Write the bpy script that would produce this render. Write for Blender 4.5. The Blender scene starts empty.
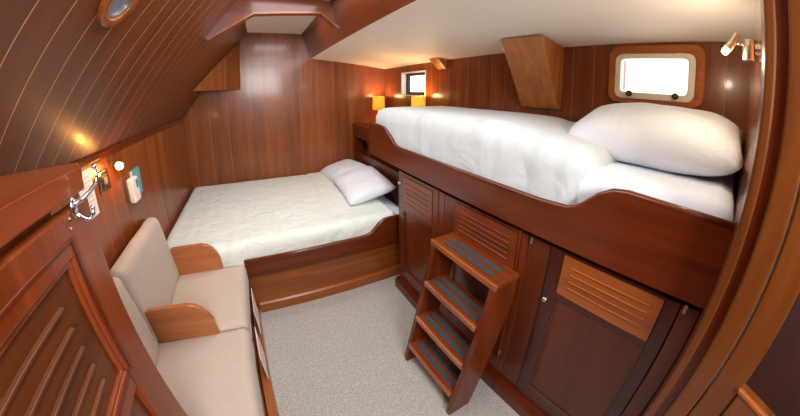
import bpy, bmesh, math, random
from mathutils import Vector, Matrix, noise

random.seed(7)
scene = bpy.context.scene
COL = scene.collection
PI = math.pi
EYE = 1.45                     # eye height above the cabin sole; all z values below are measured from the eye

# ------------------------------------------------------------------ camera (wide fisheye-like lens)
cam_d = bpy.data.cameras.new('camera')
cam = bpy.data.objects.new('camera', cam_d)
COL.objects.link(cam)
scene.camera = cam
cr = Vector((0.84735961, -0.53086352, 0.01286922))
cu = Vector((0.08075205, 0.15277307, 0.9849566))
cf = Vector((0.5248436, 0.83357322, -0.17232204))
m = Matrix(((cr.x, cu.x, -cf.x), (cr.y, cu.y, -cf.y), (cr.z, cu.z, -cf.z))).to_4x4()
m.translation = Vector((0, 0, EYE))
cam.matrix_world = m
cam_d.type = 'PANO'
cam_d.panorama_type = 'FISHEYE_LENS_POLYNOMIAL'
cam_d.sensor_width = 36
cam_d.sensor_height = 36 * 416 / 800
cam_d.fisheye_fov = math.radians(300)
cam_d.fisheye_polynomial_k0 = 0
cam_d.fisheye_polynomial_k1 = -8.00269519e-02
cam_d.fisheye_polynomial_k2 = 3.43846951e-04
cam_d.fisheye_polynomial_k3 = 2.18084060e-05
cam_d.fisheye_polynomial_k4 = -3.83131475e-07
cam_d.shift_x = (400 - 420.186) / 800
cam_d.shift_y = (140.555 - 208) / 416
cam_d.clip_start = 0.01

# ------------------------------------------------------------------ world, lights, exposure
w = bpy.data.worlds.new('daylight'); scene.world = w; w.use_nodes = True
bg = w.node_tree.nodes['Background']
bg.inputs[0].default_value = (0.93, 0.97, 1.0, 1); bg.inputs[1].default_value = 2.6

def area(name, loc, target, sx, sy, power, col=(1, 0.95, 0.88), spec=1.0):
    l = bpy.data.lights.new(name, 'AREA'); l.shape = 'RECTANGLE'; l.size = sx; l.size_y = sy
    l.energy = power; l.color = col; l.specular_factor = spec
    o = bpy.data.objects.new(name, l); COL.objects.link(o)
    o.location = (loc[0], loc[1], loc[2] + EYE)
    d = Vector(target) - Vector(loc)
    o.rotation_euler = d.to_track_quat('-Z', 'Y').to_euler()
    return o
area('cabin_fill', (0.19, 1.1, 0.61), (0.19, 1.1, -1), 0.45, 1.5, 17, (0.97, 0.98, 1.0), 0.45)  # unseen fill added under the raised ceiling to brighten the cabin
area('bed_fill', (0.2, 2.25, 0.61), (0.2, 2.25, -1), 0.42, 0.45, 7, (0.98, 0.98, 1.0), 0.3)  # added fill, hidden behind the arch, lifts the dark far end
area('behind_camera_fill', (0.15, -1.2, 0.28), (0.45, 2.6, -0.25), 0.9, 0.6, 48, (0.97, 0.98, 1.0), 0.5)  # added fill behind the camera, shining forward into the cabin

scene.view_settings.view_transform = 'Standard'
scene.view_settings.look = 'None'
scene.view_settings.exposure = 0.10
scene.view_settings.gamma = 1.0
scene.view_settings.use_curve_mapping = False
try:
    scene.cycles.max_bounces = 10
    scene.cycles.use_denoising = True
    scene.cycles.sample_clamp_indirect = 6
except Exception:
    pass

# ------------------------------------------------------------------ materials
def lin(r, g, b):
    f = lambda c: (c / 255 / 12.92) if c / 255 <= 0.04045 else ((c / 255 + 0.055) / 1.055) ** 2.4
    return (f(r), f(g), f(b), 1)

def newmat(name):
    mt = bpy.data.materials.new(name); mt.use_nodes = True
    nt = mt.node_tree
    return mt, nt, nt.nodes['Principled BSDF']

def wood(name, light, dark, grain='Z', plank=None, rough=0.3, groove=None, groove_w=0.02, var=0.35, coat=0.25, gscale=1.0):
    """varnished wood; grain axis, plank=(axis, width, offset)"""
    mt, nt, b = newmat(name)
    N, L = nt.nodes, nt.links
    tc = N.new('ShaderNodeTexCoord')
    mp = N.new('ShaderNodeMapping')
    s = [9 * gscale] * 3
    s['XYZ'.index(grain)] = 0.7 * gscale
    mp.inputs['Scale'].default_value = s
    L.new(tc.outputs['Object'], mp.inputs['Vector'])
    vec = mp.outputs[0]
    rnd = None
    if plank:
        ax, wd, off = plank
        sp = N.new('ShaderNodeSeparateXYZ'); L.new(tc.outputs['Object'], sp.inputs[0])
        a = N.new('ShaderNodeMath'); a.operation = 'SUBTRACT'; a.inputs[1].default_value = off
        L.new(sp.outputs[ax], a.inputs[0])
        d = N.new('ShaderNodeMath'); d.operation = 'DIVIDE'; d.inputs[1].default_value = wd
        L.new(a.outputs[0], d.inputs[0])
        fl = N.new('ShaderNodeMath'); fl.operation = 'FLOOR'; L.new(d.outputs[0], fl.inputs[0])
        wn = N.new('ShaderNodeTexWhiteNoise'); wn.noise_dimensions = '1D'; L.new(fl.outputs[0], wn.inputs['W'])
        rnd = wn.outputs['Value']
        va = N.new('ShaderNodeVectorMath'); va.operation = 'MULTIPLY_ADD'
        va.inputs[1].default_value = (13, 17, 19)
        L.new(wn.outputs['Color'], va.inputs[0]); L.new(mp.outputs[0], va.inputs[2])
        vec = va.outputs[0]
        fr = N.new('ShaderNodeMath'); fr.operation = 'FRACT'; L.new(d.outputs[0], fr.inputs[0])
        pp = N.new('ShaderNodeMath'); pp.operation = 'PINGPONG'; pp.inputs[1].default_value = 0.5
        L.new(fr.outputs[0], pp.inputs[0])
        gm = N.new('ShaderNodeMapRange'); gm.inputs['From Min'].default_value = 0
        gm.inputs['From Max'].default_value = groove_w
        gm.inputs['To Min'].default_value = 1; gm.inputs['To Max'].default_value = 0
        L.new(pp.outputs[0], gm.inputs['Value'])
    n1 = N.new('ShaderNodeTexNoise'); n1.inputs['Scale'].default_value = 1.6
    n1.inputs['Detail'].default_value = 6; n1.inputs['Roughness'].default_value = 0.62
    n1.inputs['Distortion'].default_value = 0.7
    L.new(vec, n1.inputs['Vector'])
    rp = N.new('ShaderNodeValToRGB'); e = rp.color_ramp.elements
    e[0].position = 0.28; e[0].color = dark
    e[1].position = 0.75; e[1].color = light
    L.new(n1.outputs['Fac'], rp.inputs[0])
    n2 = N.new('ShaderNodeTexNoise'); n2.inputs['Scale'].default_value = 11
    n2.inputs['Detail'].default_value = 3
    L.new(vec, n2.inputs['Vector'])
    mx = N.new('ShaderNodeMix'); mx.data_type = 'RGBA'; mx.blend_type = 'MULTIPLY'
    mx.inputs['Factor'].default_value = 0.25
    L.new(rp.outputs[0], mx.inputs['A']); L.new(n2.outputs['Fac'], mx.inputs['B'])
    col = mx.outputs['Result']
    if plank:
        hv = N.new('ShaderNodeHueSaturation')
        mr = N.new('ShaderNodeMapRange'); mr.inputs['To Min'].default_value = 1 - var; mr.inputs['To Max'].default_value = 1 + var
        L.new(rnd, mr.inputs['Value']); L.new(mr.outputs[0], hv.inputs['Value'])
        L.new(col, hv.inputs['Color'])
        g = N.new('ShaderNodeMix'); g.data_type = 'RGBA'
        g.inputs['B'].default_value = groove or dark
        L.new(gm.outputs[0], g.inputs['Factor']); L.new(hv.outputs[0], g.inputs['A'])
        col = g.outputs['Result']
        bp = N.new('ShaderNodeBump'); bp.invert = True; bp.inputs['Strength'].default_value = 0.25
        bp.inputs['Distance'].default_value = 0.003
        L.new(gm.outputs[0], bp.inputs['Height']); L.new(bp.outputs[0], b.inputs['Normal'])
    L.new(col, b.inputs['Base Color'])
    b.inputs['Roughness'].default_value = rough
    b.inputs['Coat Weight'].default_value = coat
    b.inputs['Specular IOR Level'].default_value = 0.35
    b.inputs['Coat Roughness'].default_value = 0.12
    return mt

def plain(name, col, rough=0.5, metal=0.0, bump=None, nscale=40, var=0.06, emit=None, estr=0):
    mt, nt, b = newmat(name)
    N, L = nt.nodes, nt.links
    tc = N.new('ShaderNodeTexCoord')
    n = N.new('ShaderNodeTexNoise'); n.inputs['Scale'].default_value = nscale; n.inputs['Detail'].default_value = 4
    L.new(tc.outputs['Object'], n.inputs['Vector'])
    rp = N.new('ShaderNodeValToRGB'); e = rp.color_ramp.elements
    e[0].position = 0.3; e[0].color = tuple(c * (1 - var) for c in col[:3]) + (1,)
    e[1].position = 0.7; e[1].color = tuple(min(1, c * (1 + var)) for c in col[:3]) + (1,)
    L.new(n.outputs['Fac'], rp.inputs[0]); L.new(rp.outputs[0], b.inputs['Base Color'])
    b.inputs['Roughness'].default_value = rough; b.inputs['Metallic'].default_value = metal
    if bump:
        bp = N.new('ShaderNodeBump'); bp.inputs['Strength'].default_value = bump; bp.inputs['Distance'].default_value = 0.004
        L.new(n.outputs['Fac'], bp.inputs['Height']); L.new(bp.outputs[0], b.inputs['Normal'])
    if emit:
        b.inputs['Emission Color'].default_value = emit; b.inputs['Emission Strength'].default_value = estr
    return mt

def carpet_mat():
    mt, nt, b = newmat('carpet'); N, L = nt.nodes, nt.links
    tc = N.new('ShaderNodeTexCoord')
    n = N.new('ShaderNodeTexNoise'); n.inputs['Scale'].default_value = 90; n.inputs['Detail'].default_value = 5; n.inputs['Roughness'].default_value = 0.75
    L.new(tc.outputs['Object'], n.inputs['Vector'])
    v = N.new('ShaderNodeTexVoronoi'); v.inputs['Scale'].default_value = 130
    L.new(tc.outputs['Object'], v.inputs['Vector'])
    ad = N.new('ShaderNodeMath'); ad.operation = 'MULTIPLY_ADD'; ad.inputs[1].default_value = 0.45
    L.new(v.outputs['Distance'], ad.inputs[0]); L.new(n.outputs['Fac'], ad.inputs[2])
    rp = N.new('ShaderNodeValToRGB'); e = rp.color_ramp.elements
    e[0].position = 0.40; e[0].color = lin(150, 140, 130)
    e[1].position = 0.95; e[1].color = lin(192, 187, 181)
    L.new(ad.outputs[0], rp.inputs[0]); L.new(rp.outputs[0], b.inputs['Base Color'])
    b.inputs['Roughness'].default_value = 0.95
    bp = N.new('ShaderNodeBump'); bp.inputs['Strength'].default_value = 0.8; bp.inputs['Distance'].default_value = 0.006
    L.new(ad.outputs[0], bp.inputs['Height']); L.new(bp.outputs[0], b.inputs['Normal'])
    return mt

def cloth(name, col, scale=6.0, bump=0.5, quilt=None, rough=0.9):
    mt, nt, b = newmat(name); N, L = nt.nodes, nt.links
    tc = N.new('ShaderNodeTexCoord')
    n = N.new('ShaderNodeTexNoise'); n.inputs['Scale'].default_value = scale; n.inputs['Detail'].default_value = 5
    n.inputs['Distortion'].default_value = 0.8
    L.new(tc.outputs['Object'], n.inputs['Vector'])
    h = n.outputs['Fac']
    if quilt:
        wv = N.new('ShaderNodeTexWave'); wv.bands_direction = quilt[0]; wv.inputs['Scale'].default_value = quilt[1]
        wv.inputs['Distortion'].default_value = 2.5; wv.inputs['Detail'].default_value = 2; wv.inputs['Detail Scale'].default_value = 1.5
        L.new(tc.outputs['Object'], wv.inputs['Vector'])
        a = N.new('ShaderNodeMath'); a.operation = 'MULTIPLY_ADD'; a.inputs[1].default_value = 0.12
        L.new(wv.outputs['Fac'], a.inputs[0]); L.new(n.outputs['Fac'], a.inputs[2]); h = a.outputs[0]
    bp = N.new('ShaderNodeBump'); bp.inputs['Strength'].default_value = bump; bp.inputs['Distance'].default_value = 0.022
    L.new(h, bp.inputs['Height']); L.new(bp.outputs[0], b.inputs['Normal'])
    b.inputs['Base Color'].default_value = col
    b.inputs['Roughness'].default_value = rough
    b.inputs['Sheen Weight'].default_value = 0.15
    return mt

M = {}
M['far'] = wood('varnished_bulkhead_planks', lin(160, 91, 45), lin(121, 63, 28), 'Z', ('X', 0.19, 0.08), groove=lin(176, 112, 72), groove_w=0.012, var=0.13, rough=0.3)
M['left'] = wood('varnished_side_planks', lin(157, 85, 36), lin(119, 58, 22), 'Z', ('Y', 0.12, 0.03), groove=lin(178, 108, 60), groove_w=0.02, var=0.15)
M['right'] = wood('varnished_hull_planks', lin(154, 86, 43), lin(115, 56, 24), 'Z', ('Y', 0.125, 0.04), groove=lin(186, 128, 88), groove_w=0.02, var=0.15)
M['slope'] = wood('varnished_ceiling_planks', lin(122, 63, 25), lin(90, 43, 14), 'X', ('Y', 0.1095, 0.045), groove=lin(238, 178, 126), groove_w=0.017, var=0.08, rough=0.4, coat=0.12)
M['coam'] = wood('coaming_mahogany', lin(119, 56, 24), lin(83, 36, 14), 'Y')
M['mahoY'] = wood('mahogany_lengthwise', lin(118, 48, 13), lin(76, 24, 4), 'Y')
M['mahoX'] = wood('mahogany_crosswise', lin(124, 52, 16), lin(80, 28, 6), 'X')
M['mahoZ'] = wood('mahogany_upright', lin(124, 52, 14), lin(78, 26, 4), 'Z')
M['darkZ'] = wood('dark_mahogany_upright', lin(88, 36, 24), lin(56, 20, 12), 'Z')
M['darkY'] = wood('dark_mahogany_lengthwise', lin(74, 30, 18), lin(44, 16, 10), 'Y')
M['teakY'] = wood('golden_teak_lengthwise', lin(184, 102, 42), lin(138, 68, 24), 'Y')
M['teakX'] = wood('golden_teak_crosswise', lin(162, 90, 34), lin(120, 58, 18), 'X')
M['teakZ'] = wood('golden_teak_upright', lin(116, 51, 20), lin(78, 29, 10), 'Z')
M['knee'] = wood('knee_teak', lin(210, 132, 70), lin(166, 94, 44), 'Z')
M['panelY'] = wood('red_mahogany_panel', lin(142, 66, 26), lin(100, 40, 12), 'Y')
M['lockpanel'] = wood('dark_teak_panel', lin(119, 61, 20), lin(80, 37, 10), 'Y', rough=0.4)
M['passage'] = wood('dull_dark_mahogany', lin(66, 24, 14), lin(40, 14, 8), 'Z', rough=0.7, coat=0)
M['gloss'] = wood('gloss_mahogany_sheen_tint', lin(176, 110, 74), lin(140, 78, 50), 'Z', rough=0.14, coat=1.0)  # glossy, with base colour lightened to carry the pale grazing reflection
M['panel3'] = wood('deep_red_panel', lin(104, 42, 18), lin(72, 24, 8), 'Z')
M['top'] = wood('worktop_mahogany', lin(164, 81, 39), lin(125, 53, 24), 'Y')
M['lockZ'] = wood('locker_mahogany', lin(154, 72, 28), lin(108, 42, 12), 'Z')
M['arm2'] = wood('golden_port_surround', lin(203, 120, 55), lin(163, 87, 36), 'Y')
M['arm'] = wood('armrest_teak', lin(206, 130, 76), lin(160, 90, 46), 'X')
M['post'] = wood('door_frame_teak', lin(125, 66, 22), lin(86, 42, 12), 'Z')
M['ceil'] = plain('painted_headliner', lin(250, 243, 230), 0.6, nscale=3, var=0.01)
M['carpet'] = carpet_mat()
M['duvet'] = cloth('quilted_white_duvet', lin(226, 231, 222), 9, 0.8, ('X', 3.0))
M['duvet_up'] = cloth('white_cotton_duvet', lin(204, 210, 210), 5, 0.8, ('Y', 2.0))
M['sheet'] = cloth('white_sheet', lin(224, 232, 242), 4, 0.6)
M['pillow'] = cloth('white_pillowcase', lin(228, 232, 236), 5, 0.6)
M['sofa'] = cloth('beige_upholstery', lin(190, 173, 157), 60, 0.25)
M['chrome'] = plain('polished_chrome', lin(220, 220, 225), 0.12, 1.0)
M['brass'] = plain('brushed_nickel', lin(210, 196, 170), 0.3, 1.0)
M['alu'] = plain('cream_port_frame', lin(238, 230, 214), 0.35, 0.0)
M['black'] = plain('black_plastic', lin(30, 28, 28), 0.4)
M['grey'] = plain('grey_plastic', lin(110, 112, 116), 0.4)
M['white'] = plain('white_plastic', lin(232, 230, 228), 0.4)
M['paper'] = plain('printed_card', lin(236, 232, 226), 0.6)
M['teal'] = plain('teal_cover', lin(96, 160, 158), 0.5)
M['grip'] = plain('grey_grip_strip', lin(58, 62, 64), 0.95, bump=0.6, nscale=300)
M['shade'] = plain('lamp_shade_cloth', lin(240, 190, 70), 0.8, emit=lin(255, 176, 40), estr=0.55)
M['bulb'] = plain('glowing_bulb', lin(255, 230, 190), 0.5, emit=lin(255, 214, 150), estr=14)
M['bulb2'] = plain('glowing_amber_bulb', lin(255, 200, 120), 0.5, emit=lin(255, 190, 110), estr=9)
M['dark'] = plain('shade_dark_lining', lin(40, 26, 22), 0.8)  # near-black carcass colour paints the shade in the gap under the bunk
M['blanket'] = plain('grey_gold_fabric', lin(150, 130, 100), 0.9, nscale=120, var=0.4)

def glass_mat():
    mt = bpy.data.materials.new('window_glass'); mt.use_nodes = True
    nt = mt.node_tree; nt.nodes.clear()
    o = nt.nodes.new('ShaderNodeOutputMaterial'); mix = nt.nodes.new('ShaderNodeMixShader')
    t = nt.nodes.new('ShaderNodeBsdfTransparent'); g = nt.nodes.new('ShaderNodeBsdfGlossy')
    g.inputs['Roughness'].default_value = 0.03
    mix.inputs[0].default_value = 0.05
    nt.links.new(t.outputs[0], mix.inputs[1]); nt.links.new(g.outputs[0], mix.inputs[2])
    nt.links.new(mix.outputs[0], o.inputs[0])
    return mt
M['glass'] = glass_mat()
M['tint'] = plain('smoked_port_glass', lin(120, 122, 140), 0.15)

# ------------------------------------------------------------------ mesh helpers
class MB:
    def __init__(s): s.v = []; s.f = []
    def add(s, vs, fs):
        n = len(s.v); s.v += [Vector(v) for v in vs]; s.f += [[i + n for i in f] for f in fs]; return s
    def box(s, x0, x1, y0, y1, z0, z1):
        return s.add([(x0, y0, z0), (x1, y0, z0), (x1, y1, z0), (x0, y1, z0), (x0, y0, z1), (x1, y0, z1), (x1, y1, z1), (x0, y1, z1)],
                     [(0, 3, 2, 1), (4, 5, 6, 7), (0, 1, 5, 4), (1, 2, 6, 5), (2, 3, 7, 6), (3, 0, 4, 7)])
    def prism(s, pts, ax, a, b):
        """polygon pts given in the two other axes, extruded along axis ax from a to b"""
        def mk(p, t):
            if ax == 'X': return (t, p[0], p[1])
            if ax == 'Y': return (p[0], t, p[1])
            return (p[0], p[1], t)
        n = len(pts)
        vs = [mk(p, a) for p in pts] + [mk(p, b) for p in pts]
        return s.add(vs, [list(range(n)), list(range(2 * n - 1, n - 1, -1))] + [(i, i + n, (i + 1) % n + n, (i + 1) % n) for i in range(n)])
    def hull8(s, bot, top):
        n = len(bot)
        return s.add(list(bot) + list(top), [list(range(n))[::-1], list(range(n, 2 * n))] + [(i, (i + 1) % n, (i + 1) % n + n, i + n) for i in range(n)])
    def tube(s, pts, r, seg=10, cap=True):
        pts = [Vector(p) for p in pts]; rs = r if isinstance(r, (list, tuple)) else [r] * len(pts)
        rings = []; up = None
        for i, p in enumerate(pts):
            d = (pts[min(i + 1, len(pts) - 1)] - pts[max(i - 1, 0)]).normalized()
            if up is None:
                up = Vector((0, 0, 1)) if abs(d.z) < 0.9 else Vector((1, 0, 0))
            a = d.cross(up).normalized(); up = a.cross(d).normalized()
            rings.append([p + (a * math.cos(t) + up * math.sin(t)) * rs[i] for t in [2 * PI * k / seg for k in range(seg)]])
        vs = [v for q in rings for v in q]; fs = []
        for i in range(len(pts) - 1):
            for k in range(seg):
                fs.append((i * seg + k, i * seg + (k + 1) % seg, (i + 1) * seg + (k + 1) % seg, (i + 1) * seg + k))
        if cap:
            fs.append(list(range(seg))[::-1]); fs.append([(len(pts) - 1) * seg + k for k in range(seg)])
        return s.add(vs, fs)
    def cyl(s, p0, p1, r, seg=24, r1=None):
        return s.tube([p0, p1], [r, r if r1 is None else r1], seg)
    def ball(s, c, r, seg=16, sc=(1, 1, 1)):
        c = Vector(c); vs = []; fs = []; n = seg // 2
        for i in range(n + 1):
            ph = PI * i / n
            for k in range(seg):
                t = 2 * PI * k / seg
                vs.append(c + Vector((math.sin(ph) * math.cos(t) * sc[0], math.sin(ph) * math.sin(t) * sc[1], math.cos(ph) * sc[2])) * r)
        for i in range(n):
            for k in range(seg):
                fs.append((i * seg + k, (i + 1) * seg + k, (i + 1) * seg + (k + 1) % seg, i * seg + (k + 1) % seg))
        return s.add(vs, fs)
    def ring(s, outer, inner, ax, a, b):
        """flat frame between two loops of equal count, extruded a..b along ax"""
        def mk(p, t):
            if ax == 'X': return (t, p[0], p[1])
            if ax == 'Y': return (p[0], t, p[1])
            return (p[0], p[1], t)
        n = len(outer)
        vs = [mk(p, a) for p in outer] + [mk(p, a) for p in inner] + [mk(p, b) for p in outer] + [mk(p, b) for p in inner]
        fs = []
        for i in range(n):
            j = (i + 1) % n
            fs += [(i, j, n + j, n + i), (2 * n + i, 3 * n + i, 3 * n + j, 2 * n + j), (i, 2 * n + i, 2 * n + j, j), (n + i, n + j, 3 * n + j, 3 * n + i)]
        return s.add(vs, fs)

def rrect(a0, a1, b0, b1, r, seg=6):
    pts = []
    for cx, cy, t0 in ((a1 - r, b1 - r, 0), (a0 + r, b1 - r, 90), (a0 + r, b0 + r, 180), (a1 - r, b0 + r, 270)):
        for k in range(seg + 1):
            t = math.radians(t0 + 90 * k / seg)
            pts.append((cx + r * math.cos(t), cy + r * math.sin(t)))
    return pts

def build(name, mb, mat, parent=None, bevel=0, smooth=False, seg=2, xf=None):
    bm = bmesh.new()
    off = parent_world(parent) if parent else Vector((0, 0, 0))
    vs = []
    for v in mb.v:
        p = Vector(v)
        if xf: p = xf(p)
        vs.append(bm.verts.new(p + Vector((0, 0, EYE)) - off))
    for f in mb.f:
        try: bm.faces.new([vs[i] for i in f])
        except ValueError: pass
    bmesh.ops.remove_doubles(bm, verts=bm.verts, dist=1e-6)
    bmesh.ops.recalc_face_normals(bm, faces=bm.faces)
    if bevel:
        ed = [e for e in bm.edges if len(e.link_faces) == 2 and e.calc_face_angle(0) > 0.5]
        bmesh.ops.bevel(bm, geom=ed, offset=bevel, segments=seg, profile=0.5, affect='EDGES', clamp_overlap=True)
    me = bpy.data.meshes.new(name); bm.to_mesh(me); bm.free()
    if smooth:
        for p in me.polygons: p.use_smooth = True
    elif bevel:
        for p in me.polygons: p.use_smooth = p.area < 0.0004
    me.materials.append(mat)
    o = bpy.data.objects.new(name, me); COL.objects.link(o)
    if parent: o.parent = parent
    return o

def parent_world(p):
    v = Vector((0, 0, 0))
    while p:
        v += Vector(p.location); p = p.parent
    return v

def thing(name, label, cat, loc, group=None):
    o = bpy.data.objects.new(name, None); COL.objects.link(o); o.empty_display_size = 0.05
    o.location = (loc[0], loc[1], loc[2] + EYE)
    o['label'] = label; o['category'] = cat
    if group: o['group'] = group
    return o

def tag(o, label, cat, group=None):
    o['label'] = label; o['category'] = cat
    if group: o['group'] = group
    return o

def struct(name, mb, mat, parent=None, **k):
    o = build(name, mb, mat, parent, **k)
    if not parent: o['kind'] = 'structure'
    return o

def copy_tree(o, delta, parent=None):
    c = o.copy(); COL.objects.link(c)
    if parent: c.parent = parent
    else: c.location = Vector(o.location) + Vector(delta)
    for ch in list(o.children): copy_tree(ch, (0, 0, 0), c)
    return c

def pad(x0, x1, y0, y1, z0, z1, r, n=(24, 24, 6), puff=0.0, amp=0.0, fr=4.0, seed=0, crease=None):
    """soft rounded slab as a closed mesh"""
    mb = MB(); idx = {}
    nx, ny, nz = n
    def pt(i, j, k):
        u, v, w_ = i / nx, j / ny, k / nz
        x, y, z = x0 + (x1 - x0) * u, y0 + (y1 - y0) * v, z0 + (z1 - z0) * w_
        p = Vector((x, y, z))
        q = Vector((min(max(x, x0 + r), x1 - r), min(max(y, y0 + r), y1 - r), min(max(z, z0 + r), z1 - r)))
        d = p - q
        if d.length > 1e-9: p = q + d.normalized() * min(r, d.length if d.length < r else r)
        b = math.sin(PI * u) ** 0.5 * math.sin(PI * v) ** 0.5 if 0 < u < 1 and 0 < v < 1 else 0
        if k == nz or k > nz * 0.6: p.z += puff * b * (1 if k == nz else 0.5)
        if amp:
            nn = noise.noise(Vector((x * fr + seed, y * fr, z * fr)))
            n2 = noise.noise(Vector((x * fr * 2.7 + seed, y * fr * 2.7 + 5, z * fr * 2.7)))
            nv = Vector((0, 0, 1)) if k == nz else (d.normalized() if d.length > 1e-9 else Vector((0, 0, 0)))
            if k > 0: p += nv * amp * (nn + 0.45 * n2)
            if crease and k > 0: p += nv * crease(x, y, z)
        return p
    for i in range(nx + 1):
        for j in range(ny + 1):
            for k in range(nz + 1):
                if i in (0, nx) or j in (0, ny) or k in (0, nz):
                    idx[i, j, k] = len(mb.v); mb.v.append(pt(i, j, k))
    g = lambda *a: idx[a]
    for i in range(nx):
        for j in range(ny):
            mb.f += [[g(i, j, 0), g(i, j + 1, 0), g(i + 1, j + 1, 0), g(i + 1, j, 0)], [g(i, j, nz), g(i + 1, j, nz), g(i + 1, j + 1, nz), g(i, j + 1, nz)]]
    for i in range(nx):
        for k in range(nz):
            mb.f += [[g(i, 0, k), g(i + 1, 0, k), g(i + 1, 0, k + 1), g(i, 0, k + 1)], [g(i, ny, k), g(i, ny, k + 1), g(i + 1, ny, k + 1), g(i + 1, ny, k)]]
    for j in range(ny):
        for k in range(nz):
            mb.f += [[g(0, j, k), g(0, j, k + 1), g(0, j + 1, k + 1), g(0, j + 1, k)], [g(nx, j, k), g(nx, j + 1, k), g(nx, j + 1, k + 1), g(nx, j, k + 1)]]
    return mb

def pillow_mesh(hx, hy, hz, n=28, seed=0, pinch=0.12, corner=0.05):
    mb = MB(); top = {}; bot = {}
    for i in range(n + 1):
        for j in range(n + 1):
            u, v = 2 * i / n - 1, 2 * j / n - 1
            t = (max(0, 1 - abs(u) ** 3.2) * max(0, 1 - abs(v) ** 3.2)) ** 0.55
            x = hx * u * (1 - pinch * (1 - abs(v) ** 2) * abs(u) ** 3 * 0.6)
            y = hy * v * (1 - pinch * (1 - abs(u) ** 2) * abs(v) ** 3 * 0.6)
            x *= 1 - corner * v ** 4; y *= 1 - corner * u ** 4
            w1 = noise.noise(Vector((x * 7 + seed, y * 7, 0))) * 0.08 + noise.noise(Vector((x * 16 + seed, y * 13, 3))) * 0.05
            edge = (abs(u) ** 6 + abs(v) ** 6)
            wr = 0.05 * math.sin(22 * v + 5 * u) * min(1, edge)
            top[i, j] = len(mb.v); mb.v.append(Vector((x, y, hz * t * (1 + w1 + wr))))
            if i in (0, n) or j in (0, n): bot[i, j] = top[i, j]
            else:
                bot[i, j] = len(mb.v); mb.v.append(Vector((x, y, -hz * t * (1 + w1) * 0.85)))
    for i in range(n):
        for j in range(n):
            mb.f.append([top[i, j], top[i + 1, j], top[i + 1, j + 1], top[i, j + 1]])
            mb.f.append([bot[i, j], bot[i, j + 1], bot[i + 1, j + 1], bot[i + 1, j]])
    return mb

def placed(mb, rot, loc):
    mt = Matrix.Rotation(rot[2], 4, 'Z') @ Matrix.Rotation(rot[1], 4, 'Y') @ Matrix.Rotation(rot[0], 4, 'X')
    mb.v = [mt @ Vector(v) + Vector(loc) for v in mb.v]
    return mb

# ------------------------------------------------------------------ key dimensions (eye at origin)
FZ = -1.45
YF = 3.2; XL = -0.75; XR = 1.48; YN = -0.056; YB = -1.3
ZL = -0.208                                # top of the left side wall
CX0, CZ0 = -0.09, 0.63                     # top of the sloped planks
DX0, DZ0 = 0.577, 0.362                    # lower edge of the coaming
DZ1 = 0.275                                # side deck at the hull
XT = 0.478
XRR = 1.48

# ------------------------------------------------------------------ setting
struct('floor', MB().box(-0.9, 1.7, YB, YF + .1, FZ - 0.05, FZ), M['carpet'])
struct('wall_far', MB().prism([(-0.95, FZ), (1.6, FZ), (1.6, 0.5), (0.6, 0.75), (-0.2, 0.75), (-0.95, 0.1)], 'Y', YF, YF + 0.04), M['far'])
struct('wall_left', MB().box(XL - 0.04, XL, YB, YF, FZ, ZL), M['left'])
# sloped planking above the left side: local frame with X along the slope
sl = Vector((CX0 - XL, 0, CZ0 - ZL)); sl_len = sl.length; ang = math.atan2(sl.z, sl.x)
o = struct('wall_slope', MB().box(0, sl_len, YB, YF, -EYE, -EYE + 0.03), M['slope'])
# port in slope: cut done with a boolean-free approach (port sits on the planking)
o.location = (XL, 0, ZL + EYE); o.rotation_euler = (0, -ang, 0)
def on_slope(s_, y, h):                    # distance along slope, y, height off the face into the room
    d = sl.normalized(); nrm = Vector((d.z, 0, -d.x))
    return Vector((XL, 0, ZL)) + d * s_ + Vector((0, y, 0)) + nrm * h
# thin cover moulding between side wall and sloped planking
struct('trim_1', MB().box(XL, XL + 0.012, 0.6, YF, ZL - 0.028, ZL - 0.002), M['mahoY'], bevel=0.003)
struct('ceiling', MB().box(CX0 - 0.02, XT + 0.02, YB, YF, CZ0, CZ0 + 0.03), M['ceil'])
struct('wall_coaming', MB().prism([(DX0, DZ0), (DX0 + 0.03, DZ0 + 0.002), (XT + 0.03, CZ0 + 0.01), (XT, CZ0 + 0.01)], 'Y', YB, YF), M['coam'])
def deck_z(x): return DZ0 + (DZ1 - DZ0) * (x - DX0) / (XR - DX0)
dk = []
for i in range(9):
    x = DX0 + (XR + 0.06 - DX0) * i / 8
    dk.append((x, deck_z(x) + 0.008 * math.sin(PI * i / 8)))
struct('ceiling.001', MB().prism(dk + [(p[0], p[1] + 0.03) for p in dk[::-1]], 'Y', YN - 0.3, YF), M['ceil'])

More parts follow.
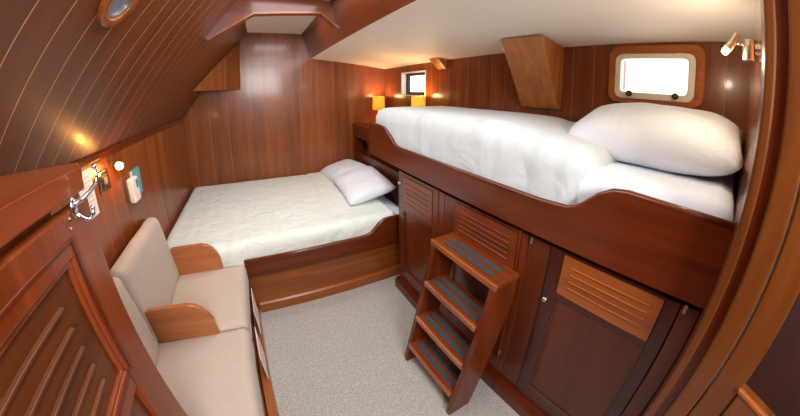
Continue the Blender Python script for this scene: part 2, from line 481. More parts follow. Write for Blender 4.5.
# right wall with two window openings
def wall_with_holes(holes, y0, y1, z0, z1, x0, x1):
    ys = sorted({y0, y1, *[h[0] for h in holes], *[h[1] for h in holes]}); zs = sorted({z0, z1, *[h[2] for h in holes], *[h[3] for h in holes]})
    mb = MB(); fill = {}
    for i in range(len(ys) - 1):
        for j in range(len(zs) - 1):
            cy, cz = (ys[i] + ys[i + 1]) / 2, (zs[j] + zs[j + 1]) / 2
            fill[i, j] = not any(h[0] < cy < h[1] and h[2] < cz < h[3] for h in holes)
    def V(x, y, z): mb.v.append(Vector((x, y, z))); return len(mb.v) - 1
    for (i, j), f in fill.items():
        if not f: continue
        a, b, c, d = ys[i], ys[i + 1], zs[j], zs[j + 1]
        mb.f.append([V(x0, a, c), V(x0, b, c), V(x0, b, d), V(x0, a, d)]); mb.f.append([V(x1, a, c), V(x1, a, d), V(x1, b, d), V(x1, b, c)])
        for (di, dj, q) in ((-1, 0, (a, c, a, d)), (1, 0, (b, d, b, c)), (0, -1, (b, c, a, c)), (0, 1, (a, d, b, d))):
            if not fill.get((i + di, j + dj), False):
                mb.f.append([V(x0, q[0], q[1]), V(x0, q[2], q[3]), V(x1, q[2], q[3]), V(x1, q[0], q[1])])
    return mb
H1 = (0.185, 0.525, 0.035, 0.205); H2 = (2.27, 2.74, -0.035, 0.2)
struct('wall_right', wall_with_holes([H1, H2], YN - 0.04, YF, FZ, 0.42, XR, XR + 0.09), M['right'])
struct('wall_near', MB().box(0.8405, XR, YN - 0.04, YN, FZ, 0.36), M['gloss'])
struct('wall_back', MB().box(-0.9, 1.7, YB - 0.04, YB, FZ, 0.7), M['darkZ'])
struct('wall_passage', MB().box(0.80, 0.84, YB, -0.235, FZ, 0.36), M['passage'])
struct('ceiling.002', MB().box(0.5, 0.84, YB, -0.2, 0.36, 0.40), M['ceil'])

# door frame beside the near bulkhead: stepped jamb mouldings
jx = 0.745
dj = bpy.data.objects.new('door_1', None); COL.objects.link(dj); dj['kind'] = 'structure'; dj.location = (jx, YN, 0)
build('jamb_edge', MB().box(jx, 0.84, -0.080, YN, FZ, 0.36), M['post'], dj, bevel=0.006, seg=3)
build('jamb_rebate', MB().box(jx + 0.014, 0.84, -0.104, -0.080, FZ, 0.36), M['mahoZ'], dj)
build('jamb_face', MB().box(jx, 0.84, -0.156, -0.104, FZ, 0.36), M['post'], dj, bevel=0.005, seg=3)
build('jamb_lining', MB().box(jx + 0.006, 0.84, -0.232, -0.160, FZ, 0.36), M['post'], dj, bevel=0.004)
build('threshold_rail', MB().prism([(-0.232, -0.90), (-0.232, -0.628), (-0.75, -0.85), (-0.75, -1.1)], 'X', jx, 0.80), M['post'], dj)
build('rail_cap', MB().prism([(-0.224, -0.6245), (-0.224, -0.613), (-0.75, -0.838), (-0.75, -0.850)], 'X', jx - 0.004, jx + 0.012), M['teakY'], dj, bevel=0.002)

# arched cross beam under the raised ceiling
YA = 1.95
arch = [(-0.292, 0.338), (-0.016, 0.504), (0.415, 0.535), (0.558, 0.432), (0.575, 0.45), (0.49, 0.63), (-0.092, 0.63), (-0.32, 0.345)]
struct('trim_2', MB().prism([(p[0], p[1]) for p in arch], 'Y', YA, YA + 0.05), M['mahoX'])
lip = [(-0.296, 0.330), (-0.014, 0.500), (0.417, 0.531), (0.561, 0.426)]
up = [(-0.290, 0.342), (-0.018, 0.512), (0.413, 0.543), (0.566, 0.436)]
struct('trim_3', MB().prism(lip + up[::-1], 'Y', YA - 0.012, YA + 0.055), M['teakX'])

# ------------------------------------------------------------------ window by the pillow
wn = bpy.data.objects.new('window_1', None); COL.objects.link(wn); wn['kind'] = 'structure'; wn.location = (XR, 0.35, 0.12 + EYE)
build('surround', MB().ring(rrect(0.128, 0.578, -0.01, 0.262, 0.05), rrect(0.168, 0.542, 0.012, 0.222, 0.035), 'X', XR - 0.018, XR), M['arm2'], wn, bevel=0.004)
build('window_frame', MB().ring(rrect(0.168, 0.542, 0.012, 0.222, 0.035), rrect(0.200, 0.515, 0.042, 0.200, 0.018), 'X', XR - 0.026, XR + 0.03), M['alu'], wn, bevel=0.003)
build('pane', MB().box(XR + 0.012, XR + 0.018, 0.19, 0.52, 0.036, 0.205), M['glass'], wn)
for y in (0.462, 0.248):
    c = build('clamp', MB().cyl((XR - 0.05, y, 0.035), (XR - 0.026, y, 0.035), 0.014), M['black'], wn, bevel=0.003)
    build('clamp_cap', MB().cyl((XR - 0.053, y, 0.035), (XR - 0.050, y, 0.035), 0.007), M['chrome'], c)
for y in (0.485, 0.235):
    build('hinge', MB().box(XR - 0.034, XR - 0.026, y - 0.02, y + 0.02, 0.205, 0.222).cyl((XR - 0.034, y - 0.012, 0.214), (XR - 0.034, y + 0.012, 0.214), 0.006), M['alu'], wn, bevel=0.001)
# window over the head shelf
w2 = bpy.data.objects.new('window_2', None); COL.objects.link(w2); w2['kind'] = 'structure'; w2.location = (XR, 2.5, 0.08 + EYE)
def rect(a, b, c, d): return [(a, c), (b, c), (b, d), (a, d)]
build('window_frame', MB().ring(rect(2.27, 2.74, -0.035, 0.2), rect(2.315, 2.70, 0.0, 0.17), 'X', XR + 0.055, XR + 0.085), M['black'], w2, bevel=0.003)
build('pane', MB().box(XR + 0.067, XR + 0.072, 2.30, 2.715, -0.01, 0.18), M['glass'], w2)
build('reveal', MB().ring(rect(2.262, 2.748, -0.043, 0.208), rect(2.272, 2.738, -0.033, 0.198), 'X', XR - 0.006, XR + 0.05), M['alu'], w2)
# oval port in the sloped planking
w3 = bpy.data.objects.new('window_3', None); COL.objects.link(w3); w3['kind'] = 'structure'
pc = on_slope(0.60, 0.86, 0); w3.location = (pc.x, pc.y, pc.z + EYE)
def oval(a, b, h, s0=0.60, y0=0.86, n=40): return [on_slope(s0 + a * math.cos(2 * PI * k / n), y0 + b * math.sin(2 * PI * k / n), h) for k in range(n)]
def slope_ring(a, b, a2, b2, h0, h1, **k):
    mb = MB(); n = 40
    for lp in (oval(a, b, h0, **k), oval(a2, b2, h0, **k), oval(a, b, h1, **k), oval(a2, b2, h1, **k)): mb.v += lp
    for i in range(n):
        j = (i + 1) % n
        mb.f += [[i, j, n + j, n + i], [2 * n + i, 3 * n + i, 3 * n + j, 2 * n + j], [i, 2 * n + i, 2 * n + j, j], [n + i, n + j, 3 * n + j, 3 * n + i]]
    return mb
build('surround', slope_ring(0.078, 0.078, 0.052, 0.052, -0.002, 0.014), M['teakX'], w3, bevel=0.003)
build('bezel', slope_ring(0.052, 0.052, 0.042, 0.042, -0.002, 0.010), M['brass'], w3)
mb = MB(); mb.v = oval(0.044, 0.044, 0.004); mb.v += oval(0.044, 0.044, 0.001); mb.f = [list(range(40)), list(range(40, 80))[::-1]] + [[i, i + 40, (i + 1) % 40 + 40, (i + 1) % 40] for i in range(40)]
build('pane', mb, M['tint'], w3)

# ------------------------------------------------------------------ cabinet doors with louvre panels
def louvre_y(x, y0, y1, z0, z1, n, proud=0.004, margin=0.035, sgn=-1):
    """panel in a plane x=const facing sgn*x, n long slats along y, one mesh"""
    mb = MB().box(min(x, x - sgn * 0.012), max(x, x - sgn * 0.012), y0, y1, z0, z1)
    zz0 = z1 - 0.028; step = (z1 - z0 - 0.05) / n
    for i in range(n):
        zc = zz0 - step * (i + 0.3)
        pts = [(x, zc + 0.0035), (x + sgn * proud, zc + 0.0012), (x + sgn * proud, zc - 0.0012), (x, zc - 0.003)]
        a, b = y0 + margin, y1 - margin
        mb.prism(pts, 'Y', a, b)
    return mb

def cabinet(name, label, y0, y1, stiles, lv, panel, knob, hinge_y, light=False, n=5):
    t = thing(name, label, 'cabinet', (0.86, (y0 + y1) / 2, FZ), 'cabinets under the upper bunk')
    x = 0.85
    build('carcass', MB().box(x + 0.03, XR - 0.01, y0 + 0.004, y1 - 0.004, FZ + 0.002, -0.532), M['dark'], t)
    # face frame around the door opening
    d0, d1 = stiles
    f = MB().box(x, x + 0.03, y0 + 0.001, d0, FZ + 0.002, -0.524).box(x, x + 0.03, d1, y1 - 0.001, FZ + 0.002, -0.524)
    f.box(x, x + 0.03, d0, d1, FZ + 0.002, -1.335)
    build('face_frame', f, M['teakZ' if light else 'mahoZ'], t, bevel=0.002)
    dr = build('door', MB().ring(rect(d0 + 0.003, d1 - 0.003, -1.33, -0.520), rect(lv[0], lv[1], panel[0], panel[1] if False else lv[3]), 'X', x - 0.004, x + 0.02)
               .box(x - 0.004, x + 0.02, lv[0], lv[1], panel[1], lv[2]), M['darkZ' if light else 'mahoZ'], t, bevel=0.003)
    build('louvre_panel', louvre_y(x - 0.008, lv[0] + 0.001, lv[1] - 0.001, lv[2], lv[3], n), M['teakY'] if light else M['panelY'], dr)
    build('lower_panel', MB().box(x + 0.006, x + 0.014, lv[0], lv[1], panel[0], panel[1]), M['panel3'] if light else M['mahoZ'], dr)
    bead = MB().ring(rect(lv[0], lv[1], panel[0], panel[1]), rect(lv[0] + 0.008, lv[1] - 0.008, panel[0] + 0.008, panel[1] - 0.008), 'X', x + 0.0, x + 0.0065)
    build('panel_bead', bead, M['mahoY'], dr, bevel=0.002)
    if knob:
        build('knob', MB().cyl((x - 0.004, knob[0], knob[1]), (x - 0.016, knob[0], knob[1]), 0.006).ball((x - 0.02, knob[0], knob[1]), 0.011, sc=(0.6, 1, 1)), M['brass'], dr, smooth=True)
    for hy, hz in hinge_y:
        build('hinge', MB().box(x - 0.006, x, hy - 0.005, hy + 0.005, hz - 0.014, hz + 0.014).cyl((x - 0.007, hy, hz - 0.014), (x - 0.007, hy, hz + 0.014), 0.003, 10), M['brass'], dr)
    pts = [(0.81, FZ + 0.001), (0.85, FZ + 0.001), (0.85, -1.365), (0.828, -1.365), (0.812, -1.385)]
    build('plinth', MB().prism([(p[0], p[1]) for p in pts], 'Y', y0 + 0.001, y1 - 0.001), M['mahoY'], t)
    return t
cabinet('cabinet', 'mahogany cabinet nearest the double bed, closed louvred door left of the ladder', 1.10, 1.62, (1.15, 1.595), (1.205, 1.54, -0.76, -0.545), (-1.25, -0.79), (1.578, -0.60), [])
cabinet('cabinet', 'mahogany cabinet directly behind the ladder, pale louvre panel above top step', 0.56, 1.10, (0.595, 1.02), (0.612, 1.0, -0.71, -0.535), (-1.25, -0.74), None, [(0.600, -1.20)])
cabinet('cabinet', 'dark framed cabinet with round knob right of the ladder, under the pillow', YN + 0.002, 0.56, (0.0, 0.462), (0.05, 0.40, -0.69, -0.53), (-1.262, -0.715), (0.435, -0.74), [(-0.012, -0.53), (0.545, -0.535)], light=True, n=4)

# ------------------------------------------------------------------ upper bunk
bk = thing('bunk_bed', 'mahogany upper bunk with curved front board above the cabinets', 'bed', (1.15, 1.0, -0.5))
prof = [(YN + 0.001, -0.268), (0.1, -0.263), (0.235, -0.258), (0.275, -0.264), (0.318, -0.287), (0.361, -0.329), (0.385, -0.348), (0.42, -0.361), (0.53, -0.368),
        (1.0, -0.368), (1.56, -0.368), (1.62, -0.362), (1.663, -0.345), (1.72, -0.305), (1.775, -0.275), (1.82, -0.258), (1.9, -0.252), (2.08, -0.25)]
build('front_board', MB().prism(prof + [(2.08, -0.495), (YN + 0.001, -0.495)], 'X', 0.825, 0.85), M['mahoY'], bk)
build('edge_bead', MB().tube([(0.836, p[0], p[1] + 0.001) for p in prof], 0.0125, 10), M['mahoY'], bk, smooth=True)
build('bunk_base', MB().box(0.851, XR - 0.005, YN + 0.002, 2.08, -0.492, -0.47), M['mahoY'], bk)
build('end_board', MB().box(0.851, XR - 0.005, 2.08, 2.10, -0.50, -0.26), M['mahoX'], bk)

mat_ = build('bunk_mattress', pad(0.872, XR - 0.01, YN + 0.006, 2.07, -0.468, -0.232, 0.05, (16, 40, 6), 0.008, 0.006, 5), M['sheet'], smooth=True)
tag(mat_, 'white sheeted mattress of the upper bunk, bare beside the big pillow', 'mattress')
def bunkcrease(x, y, z):
    c = 0
    for yy in (0.46, 0.58, 0.75):
        c -= 0.004 * math.exp(-((y - yy - 0.03 * math.sin(x * 9)) / 0.012) ** 2)
    return c
def duvet_xf(p):
    t = max(0.0, min(1.0, (0.95 - p.y) / 0.6)); t = t * t * (3 - 2 * t)
    k = (p.z + 0.455) / 0.335
    p.z -= 0.045 * t * k
    if p.y > 1.8: p.z -= 0.03 * ((p.y - 1.8) / 0.33) ** 2 * k
    return p
dv = build('bunk_duvet', pad(0.852, XR - 0.016, 0.37, 2.076, -0.455, -0.116, 0.09, (34, 90, 12), 0.010, 0.005, 4, 3, bunkcrease), M['duvet_up'], smooth=True, xf=duvet_xf)
tag(dv, 'thick white duvet spread along the upper bunk', 'duvet')
bp = build('pillow', placed(pillow_mesh(0.215, 0.345, 0.105, seed=4, corner=0.10), (0, math.radians(-13), math.radians(2)), (1.245, 0.275, -0.125)), M['pillow'], smooth=True)
tag(bp, 'large plump white pillow on the upper bunk below the porthole window', 'pillow')
bl = build('cushion', placed(pillow_mesh(0.06, 0.03, 0.045, 14, 9), (0, math.radians(-50), 0), (1.37, -0.02, -0.12)), M['blanket'], smooth=True)
tag(bl, 'small grey and gold cushion wedged behind the big pillow at the bulkhead', 'cushion')

# ------------------------------------------------------------------ double bed
db = thing('double_bed', 'built-in mahogany double bed across the far end', 'bed', (0.15, 2.48, FZ))
bprof = [(-0.20, -1.04), (0.2, -1.04), (0.60, -1.04), (0.655, -1.037), (0.695, -1.022), (0.73, -0.99), (0.762, -0.958), (0.80, -0.938), (0.83, -0.935), (1.056, -0.935)]
build('front_board', MB().prism(bprof + [(1.056, -1.158), (-0.20, -1.158)], 'Y', 1.745, 1.775), M['mahoX'], db)
build('edge_bead', MB().tube([(p[0], 1.758, p[1] + 0.001) for p in bprof], 0.014, 10), M['mahoX'], db, smooth=True)
build('base_panel', MB().box(-0.26, 1.056, 1.765, 1.79, FZ + 0.002, -1.158), M['teakX'], db)
build('plinth', MB().prism([(1.732, FZ + 0.001), (1.765, FZ + 0.001), (1.765, -1.37), (1.745, -1.372), (1.735, -1.385)], 'X', -0.17, 1.056), M['teakX'], db)
build('bed_base', MB().box(XL + 0.005, 1.055, 1.79, YF - 0.005, FZ + 0.002, -1.16), M['mahoX'], db)
mt2 = build('mattress', pad(XL + 0.012, 1.055, 1.785, YF - 0.012, -1.158, -0.955, 0.05, (30, 24, 5), 0.006, 0.004, 4), M['sheet'], smooth=True)
tag(mt2, 'white sheeted mattress of the double bed, seen at its right front corner', 'mattress')
def dcrease(x, y, z):
    c = -0.010 * math.exp(-((x - 0.47 - 0.01 * math.sin(y * 7)) / 0.014) ** 2) + (0.006 if x > 0.48 else 0)
    return c + 0.0009 * math.sin((y + 0.35 * x) * 95 + 3 * math.sin(x * 11)) * (0.5 if x > 0.45 else 1)
def bed_xf(p):
    t = max(0.0, min(1.0, (-0.17 - p.x) / 0.05)); t = t * t * (3 - 2 * t)
    g = max(0.0, 1 - (p.y - 1.779) / 0.12)
    p.y -= 0.030 * t * g
    return p
dv2 = build('duvet', pad(XL + 0.006, 0.93, 1.779, YF - 0.006, -1.12, -0.914, 0.055, (90, 80, 6), 0.010, 0.005, 4, 11, dcrease), M['duvet'], smooth=True, xf=bed_xf)
tag(dv2, 'cream white quilted duvet spread over the double bed', 'duvet')
p1 = build('pillow', placed(pillow_mesh(0.21, 0.31, 0.075, seed=1), (math.radians(-3), math.radians(-14), math.radians(6)), (0.84, 2.88, -0.850)), M['pillow'], smooth=True)
tag(p1, 'white pillow on the double bed against the far bulkhead, behind the other', 'pillow')
p2 = build('pillow', placed(pillow_mesh(0.22, 0.33, 0.08, seed=6), (math.radians(3), math.radians(-12), math.radians(-3)), (0.84, 2.32, -0.825)), M['pillow'], smooth=True)
tag(p2, 'white pillow on the double bed nearer the cabinets', 'pillow')

# headboard bookcase beneath the far end of the bunk
hb = thing('headboard_bookcase', 'mahogany headboard with an open niche behind the double bed pillows', 'headboard', (1.2, 2.7, FZ))
build('post', MB().box(1.06, 1.10, 3.15, YF - 0.004, -1.15, -0.375), M['mahoZ'], hb, bevel=0.003)
build('lower_panel', MB().box(1.062, 1.09, 1.64, 3.149, -1.15, -0.70), M['mahoY'], hb)
build('shelf', MB().box(1.06, XR - 0.005, 1.64, 3.149, -0.70, -0.68), M['mahoY'], hb)
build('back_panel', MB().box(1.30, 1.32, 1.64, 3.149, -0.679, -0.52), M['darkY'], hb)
build('upper_rail', MB().box(1.062, 1.09, 2.11, 3.149, -0.52, -0.40), M['mahoY'], hb)
build('divider', MB().box(1.062, 1.29, 2.70, 2.73, -0.679, -0.521), M['mahoZ'], hb)
build('top_shelf', MB().box(1.05, XR - 0.005, 2.11, YF - 0.005, -0.398, -0.375), M['mahoY'], hb, bevel=0.003)

# ------------------------------------------------------------------ lamps with cloth shades
def shade_lamp(label, x, y, zc, zb, r, h):
    t = thing('table_lamp', label, 'lamp', (x, y, zb), 'shaded lamps on the head shelf')
    mb = MB(); n = 32
    for rr, z in ((r, zc - h / 2), (r * 0.94, zc + h / 2), (r * 0.94 - 0.003, zc + h / 2), (r - 0.003, zc - h / 2)):
        mb.v += [Vector((x + rr * math.cos(2 * PI * k / n), y + rr * math.sin(2 * PI * k / n), z)) for k in range(n)]
    for q in range(4):
        for k in range(n):
            mb.f.append([q * n + k, q * n + (k + 1) % n, ((q + 1) % 4) * n + (k + 1) % n, ((q + 1) % 4) * n + k])
    build('lamp_shade', mb, M['shade'], t, smooth=True)
    build('stem', MB().cyl((x, y, zb + 0.012), (x, y, zc - 0.01), 0.010, 16), M['white'], t, smooth=True)
    build('base', MB().cyl((x, y, zb), (x, y, zb + 0.014), 0.045, 28, 0.038), M['white'], t, bevel=0.002)
    build('bulb', MB().ball((x, y, zc + 0.012), 0.022), M['bulb2'], t, smooth=True)
    l = bpy.data.lights.new('lamp_glow', 'POINT'); l.energy = 5.0; l.color = (1, 0.60, 0.25); l.shadow_soft_size = 0.05; l.specular_factor = 0.2
    lo = bpy.data.objects.new('lamp_glow', l); COL.objects.link(lo); lo.parent = t; lo.location = (0, 0, zc + 0.050 - zb)
    return t
shade_lamp('yellow shaded lamp glowing in the far corner of the head shelf', 1.345, 3.07, -0.138, -0.374, 0.075, 0.15)
shade_lamp('yellow shaded lamp glowing below the small square window', 1.375, 2.225, -0.115, -0.374, 0.07, 0.14)

# ------------------------------------------------------------------ wedge shaped knees under the side deck
def knee(label, pts_top, pts_bot):
    o = build('wedge_knee', MB().hull8(pts_bot, pts_top), M['knee'], bevel=0.004)
    return tag(o, label, 'bracket')
knee('large golden teak wedge bracket hanging from the white ceiling beside the porthole', [(1.196, 1.085, deck_z(1.196)), (1.217, 0.83, deck_z(1.217)), (1.479, 0.85, deck_z(1.479)), (1.479, 1.11, deck_z(1.479))],
     [(1.440, 1.11, -0.075), (1.440, 0.855, -0.075), (1.479, 0.855, -0.075), (1.479, 1.11, -0.075)])
knee('small lamplit orange wedge bracket above the square window', [(1.37, 2.06, deck_z(1.37)), (1.37, 1.92, deck_z(1.37)), (1.479, 1.94, deck_z(1.479)), (1.479, 2.11, deck_z(1.479))],
     [(1.465, 2.05, 0.20), (1.465, 1.93, 0.20), (1.479, 1.93, 0.20), (1.479, 2.05, 0.20)])
# corner knee left: vertical face running from the slope to the far bulkhead
def slope_z(x): return ZL + (x - XL) * (CZ0 - ZL) / (CX0 - XL)
a = (-0.541, 2.687, 0.046); b_ = (-0.16, 3.199, 0.046)
at = (-0.541, 2.687, 0.05); bt = (-0.16, 3.199, slope_z(-0.16) - 0.004); ct = (-0.541, 3.199, 0.05)
mb = MB(); mb.v = [Vector(p) for p in ((-0.541, 2.687, 0.045), (-0.16, 3.199, 0.045), (-0.541, 3.199, 0.045), bt)]; mb.f = [[0, 1, 3], [0, 2, 1], [1, 2, 3], [0, 3, 2]]
kn = build('corner_knee', mb, M['far'])
tag(kn, 'triangular plank box in the upper left corner of the far bulkhead', 'bracket')

# ------------------------------------------------------------------ boarding ladder
ld = thing('bunk_ladder', 'small four step mahogany ladder leaning against the cabinets', 'ladder', (0.68, 0.78, FZ))
def stile(y0, y1):
    pts = [(0.541, FZ + 0.001), (0.662, FZ + 0.001), (0.838, -0.80), (0.838, -0.7228), (0.70, -0.7228), (0.541, FZ + 0.03)]
    return MB().prism(pts, 'Y', y0, y1)
build('stile', stile(0.575, 0.600), M['mahoZ'], ld, bevel=0.002)
build('stile', stile(0.970, 0.995), M['mahoZ'], ld, bevel=0.002)
for i, (z, xf_, xb) in enumerate(((-0.70, 0.712, 0.841), (-0.905, 0.655, 0.775), (-1.115, 0.607, 0.727), (-1.30, 0.562, 0.682))):
    ya, yb = (0.570, 1.006) if i == 0 else (0.6005, 0.9695)
    tr = build('tread', MB().box(xf_ - 0.004, xb, ya, yb, z - 0.022, z), M['panelY'], ld, bevel=0.003)
    build('tread_nosing', MB().box(xf_ - 0.012, xf_ - 0.003, ya, yb, z - 0.026, z + 0.001), M['teakY'], tr, bevel=0.002)
    for k in (0, 1):
        xa = xf_ + 0.022 + k * 0.043
        build('grip_strip', MB().box(xa, xa + 0.027, 0.628, 0.942, z, z + 0.0015), M['grip'], tr)

# ------------------------------------------------------------------ settee on the left
st = thing('settee', 'beige upholstered built-in settee with curved wooden armrests', 'sofa', (-0.45, 1.0, FZ))
build('base', MB().box(XL + 0.005, -0.225, 0.59, 1.744, FZ + 0.002, -1.175), M['mahoY'], st)
build('plinth', MB().box(-0.222, -0.178, 0.59, 1.730, FZ + 0.001, -1.385), M['teakY'], st, bevel=0.004)
build('back_frame', MB().box(XL + 0.004, XL + 0.02, 0.59, 1.744, -1.174, -0.66), M['mahoY'], st)
build('seat_cushion', pad(-0.66, -0.196, 1.182, 1.744, -1.173, -1.038, 0.03, (20, 22, 6), 0.012, 0.003, 6, 2), M['sofa'], st, smooth=True)
build('seat_cushion', pad(-0.66, -0.196, 0.59, 1.178, -1.173, -1.038, 0.03, (20, 34, 6), 0.012, 0.003, 6, 8), M['sofa'], st, smooth=True)
def back_cush(y0, y1, seed):
    mb = pad(-0.045, 0.035, y0, y1, 0, 0.405, 0.035, (6, 26, 20), 0.0, 0.003, 6, seed)
    # lean towards the wall
    for v in mb.v:
        t = v.z / 0.405
        v.x += -0.635 - 0.030 * t - 0.012 * t * t
        v.z += -1.046
    return mb
build('back_cushion', back_cush(1.145, 1.74, 3), M['sofa'], st, smooth=True)
build('back_cushion', back_cush(0.59, 1.14, 5), M['sofa'], st, smooth=True)
def arm(y):
    pts = [(-0.62, -1.04), (-0.62, -0.856), (-0.60, -0.85), (-0.43, -0.848), (-0.395, -0.858), (-0.365, -0.882), (-0.345, -0.915), (-0.332, -0.955), (-0.33, -1.04)]
    return MB().prism(pts, 'Y', y, y + 0.024)
build('armrest', arm(1.152), M['arm'], st, bevel=0.004)
build('armrest', arm(1.712), M['arm'], st, bevel=0.004)
# papers tucked against the settee front
def sheet(y0, y1, za, zb_):
    return MB().hull8([(-0.186, y0, -1.384), (-0.183, y0, -1.384), (-0.183, y1, -1.384), (-0.186, y1, -1.384)],
                      [(-0.189, y0 + 0.02, za), (-0.186, y0 + 0.02, za), (-0.186, y1 + 0.02, zb_), (-0.189, y1 + 0.02, zb_)])
pA = build('paper_sheet', sheet(1.12, 1.30, -1.24, -1.19), M['paper'])
tag(pA, 'white paper leaning against the settee front, nearer the camera', 'paper', 'papers tucked by the settee')
pB = build('paper_sheet', sheet(1.46, 1.66, -1.22, -1.19), M['paper'])
tag(pB, 'white paper leaning against the settee front, nearer the double bed', 'paper', 'papers tucked by the settee')

# ------------------------------------------------------------------ left locker with louvred door
lk = thing('locker', 'tall varnished locker with louvred door in the left foreground', 'cabinet', (-0.5, 0.2, FZ))
XD = -0.35
build('carcass', MB().box(-0.68, XD - 0.03, -0.6, 0.50, FZ + 0.002, -0.155), M['lockZ'], lk)
build('worktop', MB().hull8([(XL + 0.10, -0.6, -0.150), (XD, -0.6, -0.150), (XD, 0.578, -0.150), (-0.38, 0.617, -0.150), (-0.52, 0.552, -0.150), (XL + 0.10, 0.50, -0.150)],
                            [(XL + 0.10, -0.6, -0.107), (XD, -0.6, -0.107), (XD, 0.582, -0.107), (-0.38, 0.622, -0.107), (-0.52, 0.557, -0.107), (XL + 0.10, 0.505, -0.107)]), M['top'], lk, bevel=0.003)
dr = build('door', MB().ring(rect(-0.12, 0.583, -1.44, -0.166), rect(0.0, 0.478, -1.30, -0.238), 'X', XD - 0.028, XD)
           .box(XD - 0.028, XD, 0.0, 0.478, -0.535, -0.485), M['lockZ'], lk, bevel=0.004)
mb = MB().box(XD - 0.022, XD - 0.012, 0.0, 0.478, -0.486, -0.238)
for i in range(5):
    zc = -0.287 - 0.039 * i
    mb.prism([(XD - 0.012, zc + 0.005), (XD - 0.005, zc + 0.0025), (XD - 0.004, zc - 0.0015), (XD - 0.012, zc - 0.004)], 'Y', 0.045, 0.415)
build('louvre_panel', mb, M['lockpanel'], dr, bevel=0.001)
build('lower_panel', MB().box(XD - 0.022, XD - 0.014, 0.0, 0.478, -1.30, -0.535), M['mahoZ'], dr)
build('moulding', MB().ring(rect(0.0, 0.478, -0.486, -0.238), rect(0.010, 0.468, -0.478, -0.246), 'X', XD - 0.014, XD - 0.004), M['lockZ'], dr, bevel=0.002)
build('moulding', MB().ring(rect(-0.02, 0.498, -0.500, -0.206), rect(-0.012, 0.490, -0.494, -0.212), 'X', XD, XD + 0.003), M['mahoY'], dr, bevel=0.001)
for y, z in ((0.500, -0.193), (0.505, -0.178)):
    build('screw', MB().cyl((XD, y, z), (XD + 0.002, y, z), 0.0025, 12), M['chrome'], dr)

hk = thing('coat_hook', 'chrome double coat hook at the corner of the locker door', 'hook', (XD, 0.54, -0.18))
build('back_plate', MB().ball((XD + 0.003, 0.524, -0.166), 0.013, 18, (0.3, 0.8, 1.4)), M['chrome'], hk, smooth=True)
build('upper_arm', MB().tube([(XD + 0.003, 0.525, -0.160), (-0.338, 0.543, -0.158), (-0.329, 0.558, -0.150), (-0.322, 0.572, -0.140), (-0.319, 0.578, -0.128), (-0.318, 0.573, -0.112)],
                             [0.0050, 0.0046, 0.0040, 0.0036, 0.0034, 0.0032], 12).ball((-0.318, 0.572, -0.109), 0.0048), M['chrome'], hk, smooth=True)
build('lower_arm', MB().tube([(XD + 0.003, 0.524, -0.174), (-0.341, 0.526, -0.184), (-0.334, 0.531, -0.191), (-0.327, 0.536, -0.191), (-0.320, 0.538, -0.184), (-0.318, 0.537, -0.175)],
                             [0.0044, 0.0042, 0.0038, 0.0036, 0.0034, 0.0032], 12).ball((-0.318, 0.537, -0.172), 0.0045), M['chrome'], hk, smooth=True)

# ------------------------------------------------------------------ small things on the left wall
nc = thing('notice_card', 'white printed notice card on the left wall behind the coat hook', 'card', (XL, 1.25, -0.35))
build('card', MB().box(XL + 0.0005, XL + 0.004, 1.185, 1.305, -0.445, -0.252), M['paper'], nc)
tx = MB()
for i in range(8):
    z = -0.280 - i * 0.02
    ln = 0.075 if i % 3 else 0.045
    tx.box(XL + 0.004, XL + 0.0045, 1.285 - ln, 1.285, z - 0.0016, z)
build('printed_lines', tx, M['grey'], nc)
sw = thing('switch_panel', 'square grey switch panel on the left wall beside the notice card', 'switch', (XL, 1.41, -0.335))
build('plate', MB().box(XL + 0.0005, XL + 0.008, 1.358, 1.462, -0.385, -0.290), M['chrome'], sw, bevel=0.003)
build('display', MB().box(XL + 0.008, XL + 0.010, 1.378, 1.440, -0.365, -0.308), M['black'], sw, bevel=0.001)
build('switch', MB().box(XL + 0.010, XL + 0.014, 1.392, 1.428, -0.352, -0.322), M['grey'], sw, bevel=0.001)
wl = thing('wall_lamp', 'small glowing amber reading lamp on the left wall', 'lamp', (XL, 1.56, -0.31))
build('base', MB().cyl((XL + 0.0005, 1.56, -0.305), (XL + 0.014, 1.56, -0.305), 0.024), M['brass'], wl, bevel=0.003)
build('arm', MB().tube([(XL + 0.012, 1.56, -0.305), (XL + 0.035, 1.555, -0.303), (XL + 0.046, 1.535, -0.300)], 0.005, 10), M['brass'], wl, smooth=True)
build('lamp_head', MB().tube([(XL + 0.048, 1.540, -0.300), (XL + 0.052, 1.500, -0.294)], [0.014, 0.021], 20), M['brass'], wl, smooth=True)
build('bulb', MB().ball((XL + 0.054, 1.488, -0.292), 0.019), M['bulb2'], wl, smooth=True)
l = bpy.data.lights.new('lamp_glow', 'POINT'); l.energy = 1.6; l.color = (1, 0.40, 0.08); l.shadow_soft_size = 0.02; l.specular_factor = 0.4
lo = bpy.data.objects.new('lamp_glow', l); COL.objects.link(lo); lo.parent = wl; lo.location = (0.085, -0.085, 0.0)
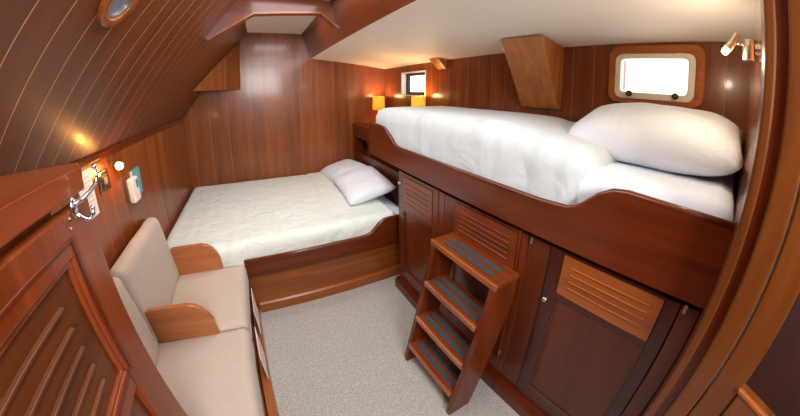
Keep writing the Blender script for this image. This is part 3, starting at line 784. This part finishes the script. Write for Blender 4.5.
hs = thing('handset', 'white and pink handset hanging on the left wall under the amber lamp', 'phone', (XL, 1.67, -0.45))
build('body', MB().box(XL + 0.012, XL + 0.045, 1.625, 1.715, -0.525, -0.395), M['white'], hs, bevel=0.008, seg=3)
build('window', MB().box(XL + 0.045, XL + 0.047, 1.675, 1.700, -0.455, -0.410), M['grey'], hs, bevel=0.001)
build('cradle', MB().box(XL + 0.0005, XL + 0.012, 1.632, 1.708, -0.515, -0.405), M['grey'], hs)
bo = thing('booklet', 'teal booklet on the left wall behind the white handset', 'book', (XL, 1.78, -0.45))
build('cover', MB().box(XL + 0.0005, XL + 0.014, 1.722, 1.835, -0.520, -0.372), M['teal'], bo, bevel=0.002)
build('pages', MB().box(XL + 0.0005, XL + 0.012, 1.7205, 1.7225, -0.516, -0.376), M['white'], bo)

# ------------------------------------------------------------------ chrome spot lamp over the pillow
sp = thing('reading_spotlight', 'chrome reading spotlight over the big pillow on the near bulkhead', 'lamp', (1.0, YN, 0.165))
build('base', MB().cyl((1.0, -0.034, 0.136), (1.0, -0.034, 0.192), 0.019, 28), M['brass'], sp, bevel=0.003)
build('mount', MB().cyl((1.0, YN + 0.0005, 0.166), (1.0, YN + 0.008, 0.166), 0.017, 24), M['chrome'], sp)
build('arm', MB().tube([(1.0, -0.018, 0.180), (1.0, -0.006, 0.181), (1.0, 0.004, 0.183)], 0.004, 12), M['chrome'], sp, smooth=True)
build('lamp_head', MB().tube([(1.0, -0.001, 0.207), (1.0, 0.012, 0.184), (0.995, 0.027, 0.165)], [0.009, 0.011, 0.014], 24), M['brass'], sp)
build('bulb', MB().ball((0.993, 0.032, 0.160), 0.011), M['bulb'], sp, smooth=True)
l = bpy.data.lights.new('spot_glow', 'POINT'); l.energy = 2.2; l.color = (1, 0.84, 0.6); l.shadow_soft_size = 0.02; l.specular_factor = 0.3
lo = bpy.data.objects.new('spot_glow', l); COL.objects.link(lo); lo.parent = sp
lo.location = (-0.012, 0.040 - YN, -0.025)
